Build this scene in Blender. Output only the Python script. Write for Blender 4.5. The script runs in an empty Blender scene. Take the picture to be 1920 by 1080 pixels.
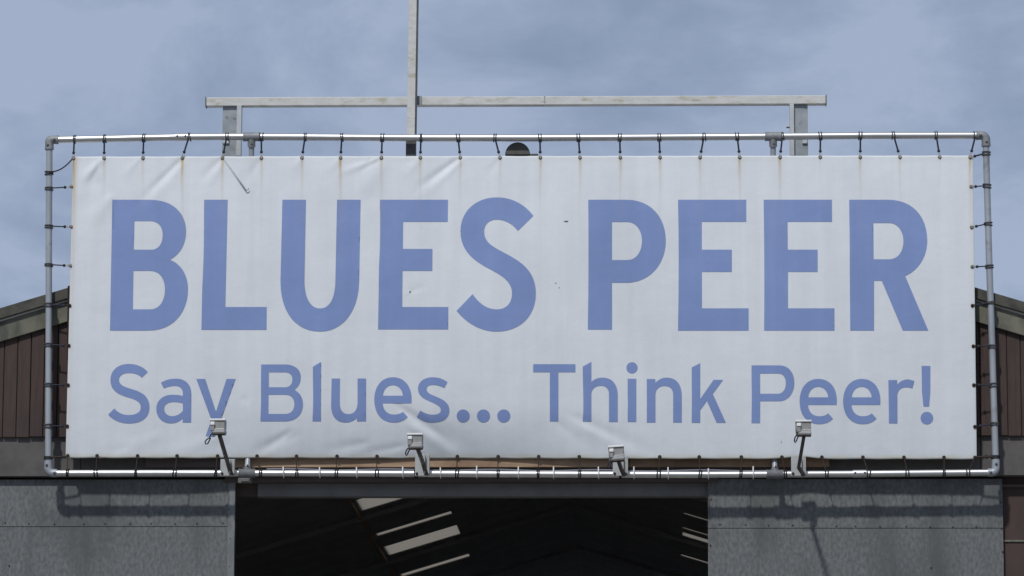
import bpy, math, random
import numpy as np
from mathutils import Vector, Matrix
from mathutils.geometry import delaunay_2d_cdt

random.seed(7)
sc = bpy.context.scene
col = sc.collection

# ------------------------------------------------------------------ camera
YAW, PITCH, ROLL, F = math.radians(2), math.radians(10), math.radians(.2), 7480.0
CAM = Vector((1.17, -33.5, 1.6))
_fh = Vector((-math.sin(YAW), math.cos(YAW), 0))
FW = _fh * math.cos(PITCH) + Vector((0, 0, 1)) * math.sin(PITCH)
_r0 = Vector((math.cos(YAW), math.sin(YAW), 0))
_u0 = _r0.cross(FW)
RT = _r0 * math.cos(ROLL) + _u0 * math.sin(ROLL)
UP = _u0 * math.cos(ROLL) - _r0 * math.sin(ROLL)
cd = bpy.data.cameras.new('camera')
cam = bpy.data.objects.new('camera', cd)
col.objects.link(cam)
M3 = Matrix((RT, UP, -FW)).transposed()
cam.matrix_world = Matrix.Translation(CAM) @ M3.to_4x4()
cd.sensor_width = 36
cd.lens = 36 * F / 1920
cd.clip_end = 5000
sc.camera = cam

# ------------------------------------------------------------------ sky, sun, exposure
SUN_TO = Vector((-.32, -1.0, 1.2)).normalized()          # towards the sun
EL = math.asin(SUN_TO.z)
AZ = math.atan2(SUN_TO.x, SUN_TO.y)
w = bpy.data.worlds.new('World')
sc.world = w
w.use_nodes = True
nt = w.node_tree
nt.nodes.clear()
N = nt.nodes.new
L = nt.links.new
out = N('ShaderNodeOutputWorld')
bg = N('ShaderNodeBackground')
bg.inputs['Strength'].default_value = .1
sky = N('ShaderNodeTexSky')
sky.sky_type = 'NISHITA'
sky.sun_disc = False
sky.sun_elevation = EL
sky.sun_rotation = AZ
sky.air_density = 1.2
sky.dust_density = 1.5
tc = N('ShaderNodeTexCoord')
sep = N('ShaderNodeSeparateXYZ')
L(tc.outputs['Generated'], sep.inputs[0])


def wmath(op, a, b=None):
    n = N('ShaderNodeMath')
    n.operation = op
    for i, v in enumerate((a, b)):
        if v is None:
            continue
        if isinstance(v, (int, float)):
            n.inputs[i].default_value = v
        else:
            L(v, n.inputs[i])
    return n.outputs[0]


cmb = N('ShaderNodeVectorMath')
cmb.operation = 'MULTIPLY'
L(tc.outputs['Generated'], cmb.inputs[0])
cmb.inputs[1].default_value = (1, 1, 1.9)


def wnoise(scale, detail, rough, off, dist=0.0):
    mp = N('ShaderNodeMapping')
    mp.inputs['Location'].default_value = off
    L(cmb.outputs[0], mp.inputs[0])
    n = N('ShaderNodeTexNoise')
    n.inputs['Scale'].default_value = scale
    n.inputs['Detail'].default_value = detail
    n.inputs['Roughness'].default_value = rough
    n.inputs['Distortion'].default_value = dist
    L(mp.outputs[0], n.inputs['Vector'])
    return n.outputs[0]


n1 = wnoise(15.0, 10, .58, (3.1, 1.7, 0), .3)
n2 = wnoise(4.5, 4, .5, (7.7, 4.2, 2))
mix = wmath('ADD', wmath('MULTIPLY', n1, .62), wmath('MULTIPLY', n2, .38))
ramp = N('ShaderNodeValToRGB')
L(mix, ramp.inputs[0])
e = ramp.color_ramp.elements
e[0].position, e[0].color = .415, (2.35, 3.0, 4.4, 1)
e[1].position, e[1].color = .575, (3.65, 4.35, 5.85, 1)
m = e.new(.5)
m.color = (2.9, 3.6, 5.05, 1)
wm = N('ShaderNodeMixRGB')
wm.inputs[0].default_value = .93
L(sky.outputs[0], wm.inputs[1])
L(ramp.outputs[0], wm.inputs[2])
L(wm.outputs[0], bg.inputs['Color'])
L(bg.outputs[0], out.inputs[0])

sd = bpy.data.lights.new('sun', 'SUN')
sd.energy = 2.5
sd.angle = math.radians(2.6)
sd.color = (1, .975, .94)
sun = bpy.data.objects.new('sun', sd)
col.objects.link(sun)
sun.rotation_euler = SUN_TO.to_track_quat('Z', 'Y').to_euler()
sun.location = (-10, -20, 30)

vs = sc.view_settings
vs.view_transform = 'Standard'
vs.look = 'None'
vs.exposure = 0
vs.gamma = 1
sc.render.engine = 'CYCLES'
sc.cycles.use_denoising = True
sc.cycles.max_bounces = 10
sc.cycles.diffuse_bounces = 8


# ------------------------------------------------------------------ helpers
def P(x, y, Y):
    """the point of the vertical plane at depth Y that is seen at (x, y) of the photograph"""
    d = FW * F + RT * (x - 960) + UP * (540 - y)
    return CAM + d * ((Y - CAM.y) / d.y)


class MB:
    def __init__(self):
        self.v, self.f, self.s = [], [], []

    def poly(self, vs_, fs, smooth=False):
        b = len(self.v)
        self.v += [Vector(p) for p in vs_]
        self.f += [tuple(b + i for i in q) for q in fs]
        self.s += [smooth] * len(fs)
        return self

    def hexa(self, p):
        return self.poly(p, [(0, 3, 2, 1), (4, 5, 6, 7), (0, 1, 5, 4), (1, 2, 6, 5), (2, 3, 7, 6), (3, 0, 4, 7)])

    def box(self, x0, x1, y0, y1, z0, z1):
        return self.hexa([(x0, y0, z0), (x1, y0, z0), (x1, y1, z0), (x0, y1, z0),
                          (x0, y0, z1), (x1, y0, z1), (x1, y1, z1), (x0, y1, z1)])

    def prism(self, pts, y0, y1):
        """pts: (x, z) outline seen from the front, counter-clockwise"""
        n = len(pts)
        vs_ = [(x, y0, z) for x, z in pts] + [(x, y1, z) for x, z in pts]
        fs = [tuple(range(n)), tuple(range(2 * n - 1, n - 1, -1))]
        fs += [(i, i + n, (i + 1) % n + n, (i + 1) % n) for i in range(n)]
        return self.poly(vs_, fs)

    def tube(self, pts, r, n=12, closed=False, cap=True):
        pts = [Vector(p) for p in pts]
        rs = r if isinstance(r, (list, tuple)) else [r] * len(pts)
        k = len(pts)
        tang = []
        for i in range(k):
            if closed:
                t = pts[(i + 1) % k] - pts[i - 1]
            else:
                t = pts[min(i + 1, k - 1)] - pts[max(i - 1, 0)]
            tang.append(t.normalized())
        ref = Vector((0, 1, 0)) if abs(tang[0].y) < .9 else Vector((1, 0, 0))
        vs_, fs = [], []
        u = (ref - tang[0] * ref.dot(tang[0])).normalized()
        for i in range(k):
            u = (u - tang[i] * u.dot(tang[i])).normalized()
            vv = tang[i].cross(u)
            for j in range(n):
                a = 2 * math.pi * j / n
                vs_.append(pts[i] + (u * math.cos(a) + vv * math.sin(a)) * rs[i])
        for i in range(k if closed else k - 1):
            i2 = (i + 1) % k
            for j in range(n):
                fs.append((i * n + j, i * n + (j + 1) % n, i2 * n + (j + 1) % n, i2 * n + j))
        self.poly(vs_, fs, True)
        if cap and not closed:
            self.poly(vs_[:n], [tuple(reversed(range(n)))])
            self.poly(vs_[-n:], [tuple(range(n))])
        return self

    def ring(self, c, axis, R, r, n=16, k=6):
        a = Vector(axis).normalized()
        ref = Vector((0, 0, 1)) if abs(a.z) < .9 else Vector((1, 0, 0))
        u = a.cross(ref).normalized()
        v = a.cross(u)
        return self.tube([Vector(c) + (u * math.cos(2 * math.pi * i / n) + v * math.sin(2 * math.pi * i / n)) * R
                          for i in range(n)], r, k, closed=True)

    def ball(self, c, r, n=8):
        vs_, fs = [], []
        m_ = n // 2
        for i in range(1, m_):
            for j in range(n):
                th, ph = math.pi * i / m_, 2 * math.pi * j / n
                vs_.append(Vector(c) + Vector((math.sin(th) * math.cos(ph), math.sin(th) * math.sin(ph), math.cos(th))) * r)
        vs_ += [Vector(c) + Vector((0, 0, r)), Vector(c) - Vector((0, 0, r))]
        for i in range(m_ - 2):
            for j in range(n):
                fs.append((i * n + j, (i + 1) * n + j, (i + 1) * n + (j + 1) % n, i * n + (j + 1) % n))
        t, b = len(vs_) - 2, len(vs_) - 1
        for j in range(n):
            fs.append((t, j, (j + 1) % n))
            fs.append((b, (m_ - 2) * n + (j + 1) % n, (m_ - 2) * n + j))
        return self.poly(vs_, fs, True)

    def build(self, name, mt, parent=None, bevel=0, loc=None):
        o0 = wloc(parent) if parent else Vector(loc or (0, 0, 0))
        me = bpy.data.meshes.new(name)
        me.from_pydata([tuple(p - o0) for p in self.v], [], self.f)
        me.polygons.foreach_set('use_smooth', self.s)
        me.materials.append(mt)
        me.update()
        o = bpy.data.objects.new(name, me)
        col.objects.link(o)
        if parent:
            o.parent = parent
        else:
            o.location = o0
        if bevel:
            b = o.modifiers.new('bevel', 'BEVEL')
            b.width = bevel
            b.segments = 2
            b.limit_method = 'ANGLE'
        return o


def wloc(o):
    p = Vector((0, 0, 0))
    while o:
        p += o.location
        o = o.parent
    return p


def tag(o, label, cat, group=None):
    o['label'] = label
    o['category'] = cat
    if group:
        o['group'] = group
    return o


def thing(name, loc, label, cat, group=None):
    o = bpy.data.objects.new(name, None)
    o.empty_display_size = .1
    col.objects.link(o)
    o.location = loc
    return tag(o, label, cat, group)


def shared(name, me, parent, at):
    o = bpy.data.objects.new(name, me)
    col.objects.link(o)
    o.parent = parent
    o.location = Vector(at) - wloc(parent)
    return o


ORD = ('first second third fourth fifth sixth seventh eighth ninth tenth eleventh twelfth thirteenth fourteenth '
       'fifteenth sixteenth seventeenth eighteenth nineteenth twentieth twenty-first twenty-second twenty-third '
       'twenty-fourth twenty-fifth twenty-sixth').split()


# ------------------------------------------------------------------ materials
def material(name, c1, c2=None, scale=8, stretch=(1, 1, 1), rough=.6, metal=0, detail=6, lo=.35, hi=.65,
             bump=0, bscale=60, spec=.5, c3=None, scale3=2, lo3=.55, hi3=.7, stretch3=(1, 1, 1), rvar=0):
    mt = bpy.data.materials.new(name)
    mt.use_nodes = True
    t = mt.node_tree
    b = t.nodes['Principled BSDF']
    b.inputs['Roughness'].default_value = rough
    b.inputs['Metallic'].default_value = metal
    b.inputs['Specular IOR Level'].default_value = spec
    b.inputs['Base Color'].default_value = (*c1, 1)
    geo = t.nodes.new('ShaderNodeNewGeometry')

    def noise(sc_, st, det=detail):
        mp = t.nodes.new('ShaderNodeMapping')
        mp.inputs['Scale'].default_value = st
        t.links.new(geo.outputs['Position'], mp.inputs[0])
        n = t.nodes.new('ShaderNodeTexNoise')
        n.inputs['Scale'].default_value = sc_
        n.inputs['Detail'].default_value = det
        n.inputs['Roughness'].default_value = .6
        t.links.new(mp.outputs[0], n.inputs['Vector'])
        return n.outputs[0]

    def rng(s, a, z):
        r = t.nodes.new('ShaderNodeMapRange')
        r.inputs[1].default_value, r.inputs[2].default_value = a, z
        t.links.new(s, r.inputs[0])
        return r.outputs[0]

    def mixc(fac, a, c):
        x = t.nodes.new('ShaderNodeMixRGB')
        t.links.new(fac, x.inputs[0])
        if isinstance(a, tuple):
            x.inputs[1].default_value = (*a, 1)
        else:
            t.links.new(a, x.inputs[1])
        x.inputs[2].default_value = (*c, 1)
        return x.outputs[0]

    if c2:
        f = rng(noise(scale, stretch), lo, hi)
        c = mixc(f, c1, c2)
        if rvar:
            rr = t.nodes.new('ShaderNodeMapRange')
            rr.inputs[3].default_value, rr.inputs[4].default_value = rough - rvar, rough + rvar
            t.links.new(f, rr.inputs[0])
            t.links.new(rr.outputs[0], b.inputs['Roughness'])
        if c3:
            c = mixc(rng(noise(scale3, stretch3), lo3, hi3), c, c3)
        t.links.new(c, b.inputs['Base Color'])
    if bump:
        bn = t.nodes.new('ShaderNodeBump')
        bn.inputs['Strength'].default_value = bump
        bn.inputs['Distance'].default_value = .004
        t.links.new(noise(bscale, (1, 1, 1), 3), bn.inputs['Height'])
        t.links.new(bn.outputs[0], b.inputs['Normal'])
    return mt


MAT = dict(
    pipe=material('galvanised_pipe', (.66, .66, .655), (.57, .57, .56), 14, rough=.42, metal=1, rvar=.03),
    upright=material('grey_pipe', (.36, .39, .42), (.30, .325, .355), 9, (1, 1, .3), rough=.45, metal=.15,
                     c3=(.22, .23, .23), scale3=6, lo3=.6, hi3=.72),
    fittingshade=material('shaded_fitting', (.11, .115, .12), (.16, .165, .17), 25, rough=.7, bump=.2, bscale=150),  # darker copy of the fitting, shade on the bottom tees put into colour
    fitting=material('dull_fitting', (.20, .21, .22), (.28, .29, .30), 25, rough=.6, metal=.3, bump=.2, bscale=150),
    paint=material('weathered_cream_paint', (.52, .52, .49), (.60, .60, .58), 10, (1, 1, 2), rough=.55,
                   c3=(.33, .31, .20), scale3=6, lo3=.54, hi3=.74, stretch3=(1, 1, 3), bump=.1),
    post=material('galvanised_post', (.24, .27, .29), (.33, .36, .38), 9, rough=.5, metal=.2, c3=(.16, .17, .18), scale3=11, lo3=.58, hi3=.68),
    flange=material('pale_post_flange', (.42, .44, .45), (.52, .54, .55), 12, rough=.5, metal=.1),
    socket=material('dark_steel', (.055, .058, .062), (.09, .09, .09), 20, rough=.6),
    navy=material('navy_elastic_cord', (.012, .015, .035), (.02, .022, .04), 90, rough=.75),
    rustcord=material('shaded_brown_cord', (.022, .016, .013), (.05, .03, .02), 60, rough=.85),  # brown cord, its colour darkened for the shadow it hangs in
    hook=material('pale_wire_hook', (.5, .5, .48), (.33, .30, .26), 60, rough=.45, metal=.4),
    loop=material('grey_cord_loop', (.05, .05, .055), (.11, .105, .10), 70, rough=.8),
    grommet=material('rusty_grommet', (.26, .23, .19), (.13, .075, .035), 70, rough=.55, metal=.5),
    hole=material('grommet_shadow_hole', (.02, .016, .013), rough=.9),
    flood=material('grey_cast_housing', (.30, .30, .285), (.25, .25, .24), 40, rough=.5, metal=.15, bump=.1),
    floodlid=material('pale_lid', (.80, .80, .78), (.72, .72, .70), 30, rough=.4),
    white=material('white_plastic', (.8, .8, .78), rough=.4),
    plate=material('pale_grey_bracket', (.37, .38, .375), (.43, .44, .435), 15, rough=.5, metal=.1, c3=(.24, .23, .2), scale3=20, lo3=.62, hi3=.72),
    arm=material('dark_brown_arm', (.085, .07, .063), (.13, .115, .105), 30, rough=.5, metal=.3),
    black=material('black_rubber', (.012, .012, .015), rough=.6),
    galv=material('galvanised_sheet', (.165, .172, .173), (.098, .104, .104), 40, (1, 1, .55), rough=.62, metal=0, detail=10, lo=.36, hi=.64,
                  c3=(.082, .087, .087), scale3=1.7, lo3=.45, hi3=.66, stretch3=(1.6, 1, .5), bump=.08, bscale=40, spec=.3),
    galvedge=material('galvanised_edge', (.21, .225, .235), (.14, .15, .155), 14, (1, 1, .35), rough=.55,
                      c3=(.10, .09, .08), scale3=9, lo3=.62, hi3=.72, spec=.4),
    screw=material('rusty_screw', (.03, .028, .026), (.06, .04, .03), 80, rough=.7),
    plank=material('brown_stained_plank', (.074, .050, .043), (.052, .037, .033), 7, (6, 6, .5), rough=.75, detail=8,
                   c3=(.042, .034, .032), scale3=1.2, lo3=.5, hi3=.75, spec=.25, bump=.15, bscale=25),
    brownwall=material('brown_panel', (.072, .048, .043), (.055, .039, .036), 5, (1, 1, .5), rough=.75, spec=.25),
    concrete=material('grey_brown_concrete', (.122, .114, .108), (.10, .095, .091), 9, rough=.85, detail=9,
                      c3=(.08, .076, .074), scale3=2.2, lo3=.5, hi3=.72, spec=.2, bump=.15, bscale=60),
    barge=material('lichened_barge_board', (.185, .183, .14), (.13, .13, .105), 6, rough=.85, detail=9,
                   c3=(.085, .09, .075), scale3=3.5, lo3=.48, hi3=.7, spec=.2, stretch3=(2, 1, .7)),
    verge=material('dark_cement_verge', (.068, .066, .056), (.10, .098, .083), 9, rough=.9, detail=9, spec=.2,
                   c3=(.045, .045, .042), scale3=5, lo3=.5, hi3=.68),  # darker mottled tone than the barge board
    cement=material('dark_fibre_cement', (.085, .085, .08), (.115, .115, .105), 12, rough=.9, spec=.2),
    wood=material('bare_wood_board', (.42, .29, .19), (.30, .20, .13), 5, (.6, 1, 9), rough=.75, detail=8,
                  c3=(.20, .125, .08), scale3=.9, lo3=.48, hi3=.62, spec=.25),
    darkboard=material('dark_backing_board', (.022, .016, .016), (.03, .02, .018), 8, rough=.8, spec=.2),
    timber=material('dark_brown_lintel', (.11, .088, .08), (.085, .07, .064), 6, (.4, 1, 6), rough=.8, spec=.2),
    track=material('dark_grey_track', (.17, .172, .17), (.135, .137, .136), 5, rough=.65, spec=.3),
    inside=material('pale_fibre_cement_lining', (.60, .59, .58), (.52, .515, .51), 2, rough=.9, spec=.1),
    purlin=material('brown_purlin', (.62, .47, .38), rough=.9, spec=.1),
    ground=material('worn_yard_concrete', (.21, .20, .18), (.16, .155, .14), 3, rough=.9, detail=10, bump=.3, c3=(.12, .115, .105), scale3=.25),
    floor=material('dusty_concrete_floor', (.46, .45, .435), (.39, .385, .37), 1.5, rough=.85),
    cable=material('grey_cable', (.16, .16, .19), rough=.5),
)

# translucent roof light
mt = bpy.data.materials.new('translucent_roof_light')
mt.use_nodes = True
t = mt.node_tree
t.nodes.clear()
o_ = t.nodes.new('ShaderNodeOutputMaterial')
tr = t.nodes.new('ShaderNodeBsdfTranslucent')
tr.inputs[0].default_value = (.44, .415, .375, 1)
t.links.new(tr.outputs[0], o_.inputs[0])
MAT['rooflight'] = mt


def print_material(name, base, var):
    """pvc sheet: own colour, faint mottling, and the rust stain attribute laid over it"""
    mt = bpy.data.materials.new(name)
    mt.use_nodes = True
    t = mt.node_tree
    b = t.nodes['Principled BSDF']
    b.inputs['Roughness'].default_value = .55
    b.inputs['Specular IOR Level'].default_value = .3
    geo = t.nodes.new('ShaderNodeNewGeometry')
    n = t.nodes.new('ShaderNodeTexNoise')
    n.inputs['Scale'].default_value = 1.6
    n.inputs['Detail'].default_value = 7
    t.links.new(geo.outputs['Position'], n.inputs['Vector'])
    r = t.nodes.new('ShaderNodeMapRange')
    r.inputs[1].default_value, r.inputs[2].default_value = .35, .68
    t.links.new(n.outputs[0], r.inputs[0])
    x = t.nodes.new('ShaderNodeMixRGB')
    t.links.new(r.outputs[0], x.inputs[0])
    x.inputs[1].default_value = (*base, 1)
    x.inputs[2].default_value = (*var, 1)
    mp = t.nodes.new('ShaderNodeMapping')              # faint upright bands of the wide-format print
    mp.inputs['Scale'].default_value = (5, 0, .35)
    t.links.new(geo.outputs['Position'], mp.inputs[0])
    n = t.nodes.new('ShaderNodeTexNoise')
    n.inputs['Scale'].default_value = 1.5
    n.inputs['Detail'].default_value = 8
    n.inputs['Roughness'].default_value = .65
    t.links.new(mp.outputs[0], n.inputs['Vector'])
    r2 = t.nodes.new('ShaderNodeMapRange')
    r2.inputs[1].default_value, r2.inputs[2].default_value = .3, .7
    r2.inputs[3].default_value, r2.inputs[4].default_value = .955, 1.04
    t.links.new(n.outputs[0], r2.inputs[0])
    x2 = t.nodes.new('ShaderNodeVectorMath')
    x2.operation = 'SCALE'
    t.links.new(x.outputs[0], x2.inputs[0])
    t.links.new(r2.outputs[0], x2.inputs['Scale'])
    cur = x2.outputs[0]
    for nm, c in (('rust', (.43, .30, .10)), ('grime', (.47, .44, .31))):
        a = t.nodes.new('ShaderNodeAttribute')
        a.attribute_name = nm
        y = t.nodes.new('ShaderNodeMixRGB')
        t.links.new(a.outputs['Fac'], y.inputs[0])
        t.links.new(cur, y.inputs[1])
        y.inputs[2].default_value = (*c, 1)
        cur = y.outputs[0]
    t.links.new(cur, b.inputs['Base Color'])
    # woven pvc: very fine relief
    wv = t.nodes.new('ShaderNodeTexNoise')
    wv.inputs['Scale'].default_value = 5
    wv.inputs['Detail'].default_value = 4
    t.links.new(geo.outputs['Position'], wv.inputs['Vector'])
    bn = t.nodes.new('ShaderNodeBump')
    bn.inputs['Strength'].default_value = .25
    bn.inputs['Distance'].default_value = .02
    t.links.new(wv.outputs[0], bn.inputs['Height'])
    t.links.new(bn.outputs[0], b.inputs['Normal'])
    return mt


MAT['pvc'] = print_material('white_pvc', (.68, .715, .745), (.635, .67, .705))
MAT['ink'] = print_material('faded_blue_ink', (.21, .288, .53), (.186, .258, .48))


# ------------------------------------------------------------------ ground
def struct(o):
    o['kind'] = 'structure'
    return o


struct(MB().box(-1500, 1500, -1500, 1500, -.3, 0).build('ground', MAT['ground']))

# ------------------------------------------------------------------ the shed
RX, RZ = P(969, 286, .06).x, P(969, 286, .06).z        # ridge
KS = .3035                                              # roof slope
HW, DEPTH = 7.2, 46.0
YF, YC, YB, YW = .115, .145, .180, .32                  # barge, cladding, fascia beam, lower wall faces
shed = thing('industrial_shed', (RX, .3, 0), 'brown clad gabled shed with concrete beam behind the big white banner', 'building')


def roof_z(x, drop=0.0):
    return RZ - KS * abs(x - RX) - drop


DV = P(60, 555, .06).z - P(60, 575.5, .06).z            # height of the dark verge
DB = P(60, 576, YF).z - P(60, 617, YF).z

# verge strips and barge boards, each side in lengths
for s in (-1, 1):
    xs = [0, 2.55, 5.0, HW + .25]
    for a, b in zip(xs[:-1], xs[1:]):
        x0, x1 = RX + s * (a + .004), RX + s * (b - .004)
        MB().prism([(x0, roof_z(x0, DV)), (x1, roof_z(x1, DV)), (x1, roof_z(x1)), (x0, roof_z(x0))][::s],
                   .06, .105).build('verge_tile', MAT['verge'], shed, .006)
    xs = [0, 3.35, HW]
    for a, b in zip(xs[:-1], xs[1:]):
        x0, x1 = RX + s * (a + .004), RX + s * (b - .004)
        d0, d1 = DV - .05, DV + DB
        MB().prism([(x0, roof_z(x0, d1)), (x1, roof_z(x1, d1)), (x1, roof_z(x1, d0)), (x0, roof_z(x0, d0))][::s],
                   YF - .008, YC - .004).build('barge_board', MAT['barge'], shed, .004)

# roof slopes with openings for the roof lights
LIGHTS = [(1.2, 2.35), (4.9, 5.2), (6.5, 7.65), (10.3, 10.6), (11.85, 13.0), (15.7, 16.0), (17.25, 18.40), (21.05, 21.36), (22.70, 23.83), (26.47, 26.86), (34.0, 35.0), (39.3, 40.4)]  # those nearest the front are unseen, added to bring daylight inside
rl0, rl1 = 1.60, 2.64
LIGHTS_R = [(1.2, 2.35), (6.5, 7.65), (11.85, 13.0), (21.24, 21.38), (22.98, 23.12), (23.60, 24.06), (26.54, 26.74)]  # front ones unseen here too, added for daylight inside
for s in (-1, 1):
    rb = MB()
    row = LIGHTS if s < 0 else LIGHTS_R
    ys = [.105] + [q for l_ in row for q in l_] + [DEPTH]
    xb = [0, rl0, rl1, HW + .25]
    for i in range(3):
        for j in range(len(ys) - 1):
            if i == 1 and j % 2 == 1:
                continue
            x0, x1 = RX + s * xb[i], RX + s * xb[i + 1]
            y0, y1 = ys[j], ys[j + 1]
            q = [(x0, y0), (x1, y0), (x1, y1), (x0, y1)]
            rb.hexa([(x, y, roof_z(x, .11)) for x, y in q] + [(x, y, roof_z(x, .03)) for x, y in q])
    roof = rb.build('roof', MAT['inside'], shed)
    for (y0, y1) in row:
        x0, x1 = RX + s * rl0, RX + s * rl1
        q = [(x0, y0), (x1, y0), (x1, y1), (x0, y1)]
        MB().hexa([(x, y, roof_z(x, .10)) for x, y in q] + [(x, y, roof_z(x, .09)) for x, y in q]).build('roof_light', MAT['rooflight'], roof)
    for a in (rl1 + .06, 5.6):
        x0, x1 = RX + s * (a - .02), RX + s * (a + .02)
        q = [(x0, .4), (x1, .4), (x1, DEPTH - .3), (x0, DEPTH - .3)]
        MB().hexa([(x, y, roof_z(x, .15)) for x, y in q] + [(x, y, roof_z(x, .108)) for x, y in q]).build('purlin', MAT['purlin'], roof)
# half-round ridge capping with a closed end
rc = P(970.5, 291, .05)
rr = (P(994, 291, .05) - P(947, 291, .05)).length / 2
n = 18
arc = [(rc.x + rr * math.cos(math.pi * i / n), rc.z + .004 + rr * 1.02 * math.sin(math.pi * i / n)) for i in range(n + 1)]
rd = MB()
rd.prism(arc, .045, DEPTH)
ridge = rd.build('ridge_cap', MAT['cement'], shed, .004)
MB().box(rc.x + rr * .9, P(1009, 291, .05).x, .05, 1.2, rc.z - .01, rc.z + .012).build('ridge_flange', MAT['cement'], ridge)

# gable backing wall
zb = P(60, 819, YC).z                                   # foot of the cladding
MB().prism([(RX - HW, zb + .01), (RX + HW, zb + .01), (RX + HW, roof_z(RX + HW, .15)), (RX, RZ - .15), (RX - HW, roof_z(RX - HW, .15))],
           YC + .012, YW).build('gable_wall', MAT['darkboard'], shed)
# vertical cladding planks, each one set a little differently
pitch = P(32.5, 700, YC).x - P(7.3, 700, YC).x
x_ref = P(7.3, 700, YC).x


def planks(xa, xb_):
    i = math.floor((xa - x_ref) / pitch)
    while x_ref + i * pitch < xb_:
        x0 = x_ref + i * pitch + .004
        x1 = x0 + pitch - .008
        yo = random.uniform(-.003, .003)
        zz = zb + random.uniform(-.004, .004)
        MB().prism([(x0, zz), (x1, zz), (x1, roof_z(x1, DV + DB - .04)), (x0, roof_z(x0, DV + DB - .04))], YC + yo, YC + .0115).build(
            'plank', MAT['plank'], shed, .003)
        i += 1


planks(P(-260, 700, YC).x, P(190, 700, YC).x)
planks(P(1770, 700, YC).x, P(2180, 700, YC).x)
# concrete fascia beam over the doors, in three lengths, and the wall below
zt, zu = P(60, 817, YB).z, P(60, 893, YB).z
for a, b in ((-HW, P(151, 850, YB).x), (P(152, 850, YB).x, P(1838, 850, YB).x), (P(1839, 850, YB).x, HW)):
    MB().box(a, b, YB, YW + .06, zu, zt).build('fascia_beam', MAT['concrete'], shed, .004)
ox0, ox1 = P(433, 1000, YW).x, P(1335, 1000, YW).x
zl = P(900, 931, YW).z
MB().box(RX - HW, ox0, YW, YW + .12, 0, zu - .004).build('front_wall', MAT['brownwall'], shed)
fw = MB().box(ox1, RX + HW, YW, YW + .12, 0, zu - .004).build('front_wall', MAT['brownwall'], shed)
xa = P(1895, 1000, YW).x
for a, b in ((1012.5, 1016), (1180, 1183)):
    MB().box(xa - .2, RX + HW, YW - .012, YW - .001, P(1900, b, YW).z, P(1900, a, YW).z).build('joint_strip', MAT['barge'], fw)
MB().box(xa - .2, RX + HW, YW - .03, YW - .001, P(1900, 914, YW).z, P(1900, 909, YW).z).build('joint_strip', MAT['timber'], fw)
# lintel: dark timber above, grey door track below
ym = YW - .02
MB().box(ox0 - .05, ox1 + .05, YB + .04, YW + .12, P(900, 906, ym).z, zu + .02).build('lintel', MAT['timber'], shed, .003)
MB().box(P(483, 915, ym).x, ox1 + .05, ym, YW + .12, zl, P(900, 905.5, ym).z - .002).build('door_track', MAT['track'], shed, .004)
MB().box(ox0 - .05, P(482, 915, ym).x, ym + .06, YW + .12, zl + .008, P(900, 905.5, ym).z - .002).build('lintel', MAT['timber'], shed)
# bare board that shows under the banner, and the dark panel behind it
for a, b, mm in ((272, 438, 'timber'), (439, 1180, 'wood'), (1181.5, 1555, 'wood')):
    MB().box(P(a, 865, .1).x, P(b, 865, .1).x, .095, .125, P(900, 876, .1).z, P(900, 800, .1).z).build('timber_board', MAT[mm], shed, .003)
bpx = [(124.6, 858), (175, 858), (176, 730), (1780, 730), (1781, 860), (1833, 860), (1829.6, 543), (1700, 520), (300, 505), (127, 536.5)]
MB().prism([(P(x, y, .045).x, P(x, y, .045).z) for x, y in bpx], .04, .054).build('backing_panel', MAT['darkboard'], shed)
# side walls; rear wall with an unseen doorway added to let daylight in
for s in (-1, 1):
    x0 = RX + s * HW
    MB().box(min(x0, x0 - s * .12), max(x0, x0 - s * .12), YW + .13, DEPTH, 0, roof_z(x0, .115)).build('side_wall', MAT['inside'], shed)
rw = 3.6
MB().prism([(RX - HW, 4.4), (RX + HW, 4.4), (RX + HW, roof_z(RX + HW, .12)), (RX, RZ - .12), (RX - HW, roof_z(RX - HW, .12))],
           DEPTH + .01, DEPTH + .1).build('rear_wall', MAT['inside'], shed)
for s in (-1, 1):
    a, b = sorted((RX + s * rw, RX + s * HW))
    MB().box(a, b, DEPTH + .01, DEPTH + .1, 0, 4.398).build('rear_wall', MAT['inside'], shed)
struct(MB().box(RX - HW, RX + HW, .45, DEPTH, .0, .006).build('floor', MAT['floor']))
# steel portal frames inside
for yy in (8.1, 13.5, 18.9, 24.3, 29.7, 35.1, 40.5):
    for s in (-1, 1):
        x0, x1 = RX, RX + s * (HW - .2)
        q = [(x0, yy), (x1, yy), (x1, yy + .12), (x0, yy + .12)]
        MB().hexa([(x, y, roof_z(x, .17)) for x, y in q] + [(x, y, roof_z(x, .112)) for x, y in q]).build('rafter', MAT['inside'], shed)

# ------------------------------------------------------------------ sliding doors
YD = .245
scm = MB().ball((0, 0, 0), .0068, 8)
me_screw = bpy.data.meshes.new('screw')
me_screw.from_pydata([tuple(p) for p in scm.v], [], scm.f)
me_screw.materials.append(MAT['screw'])


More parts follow.
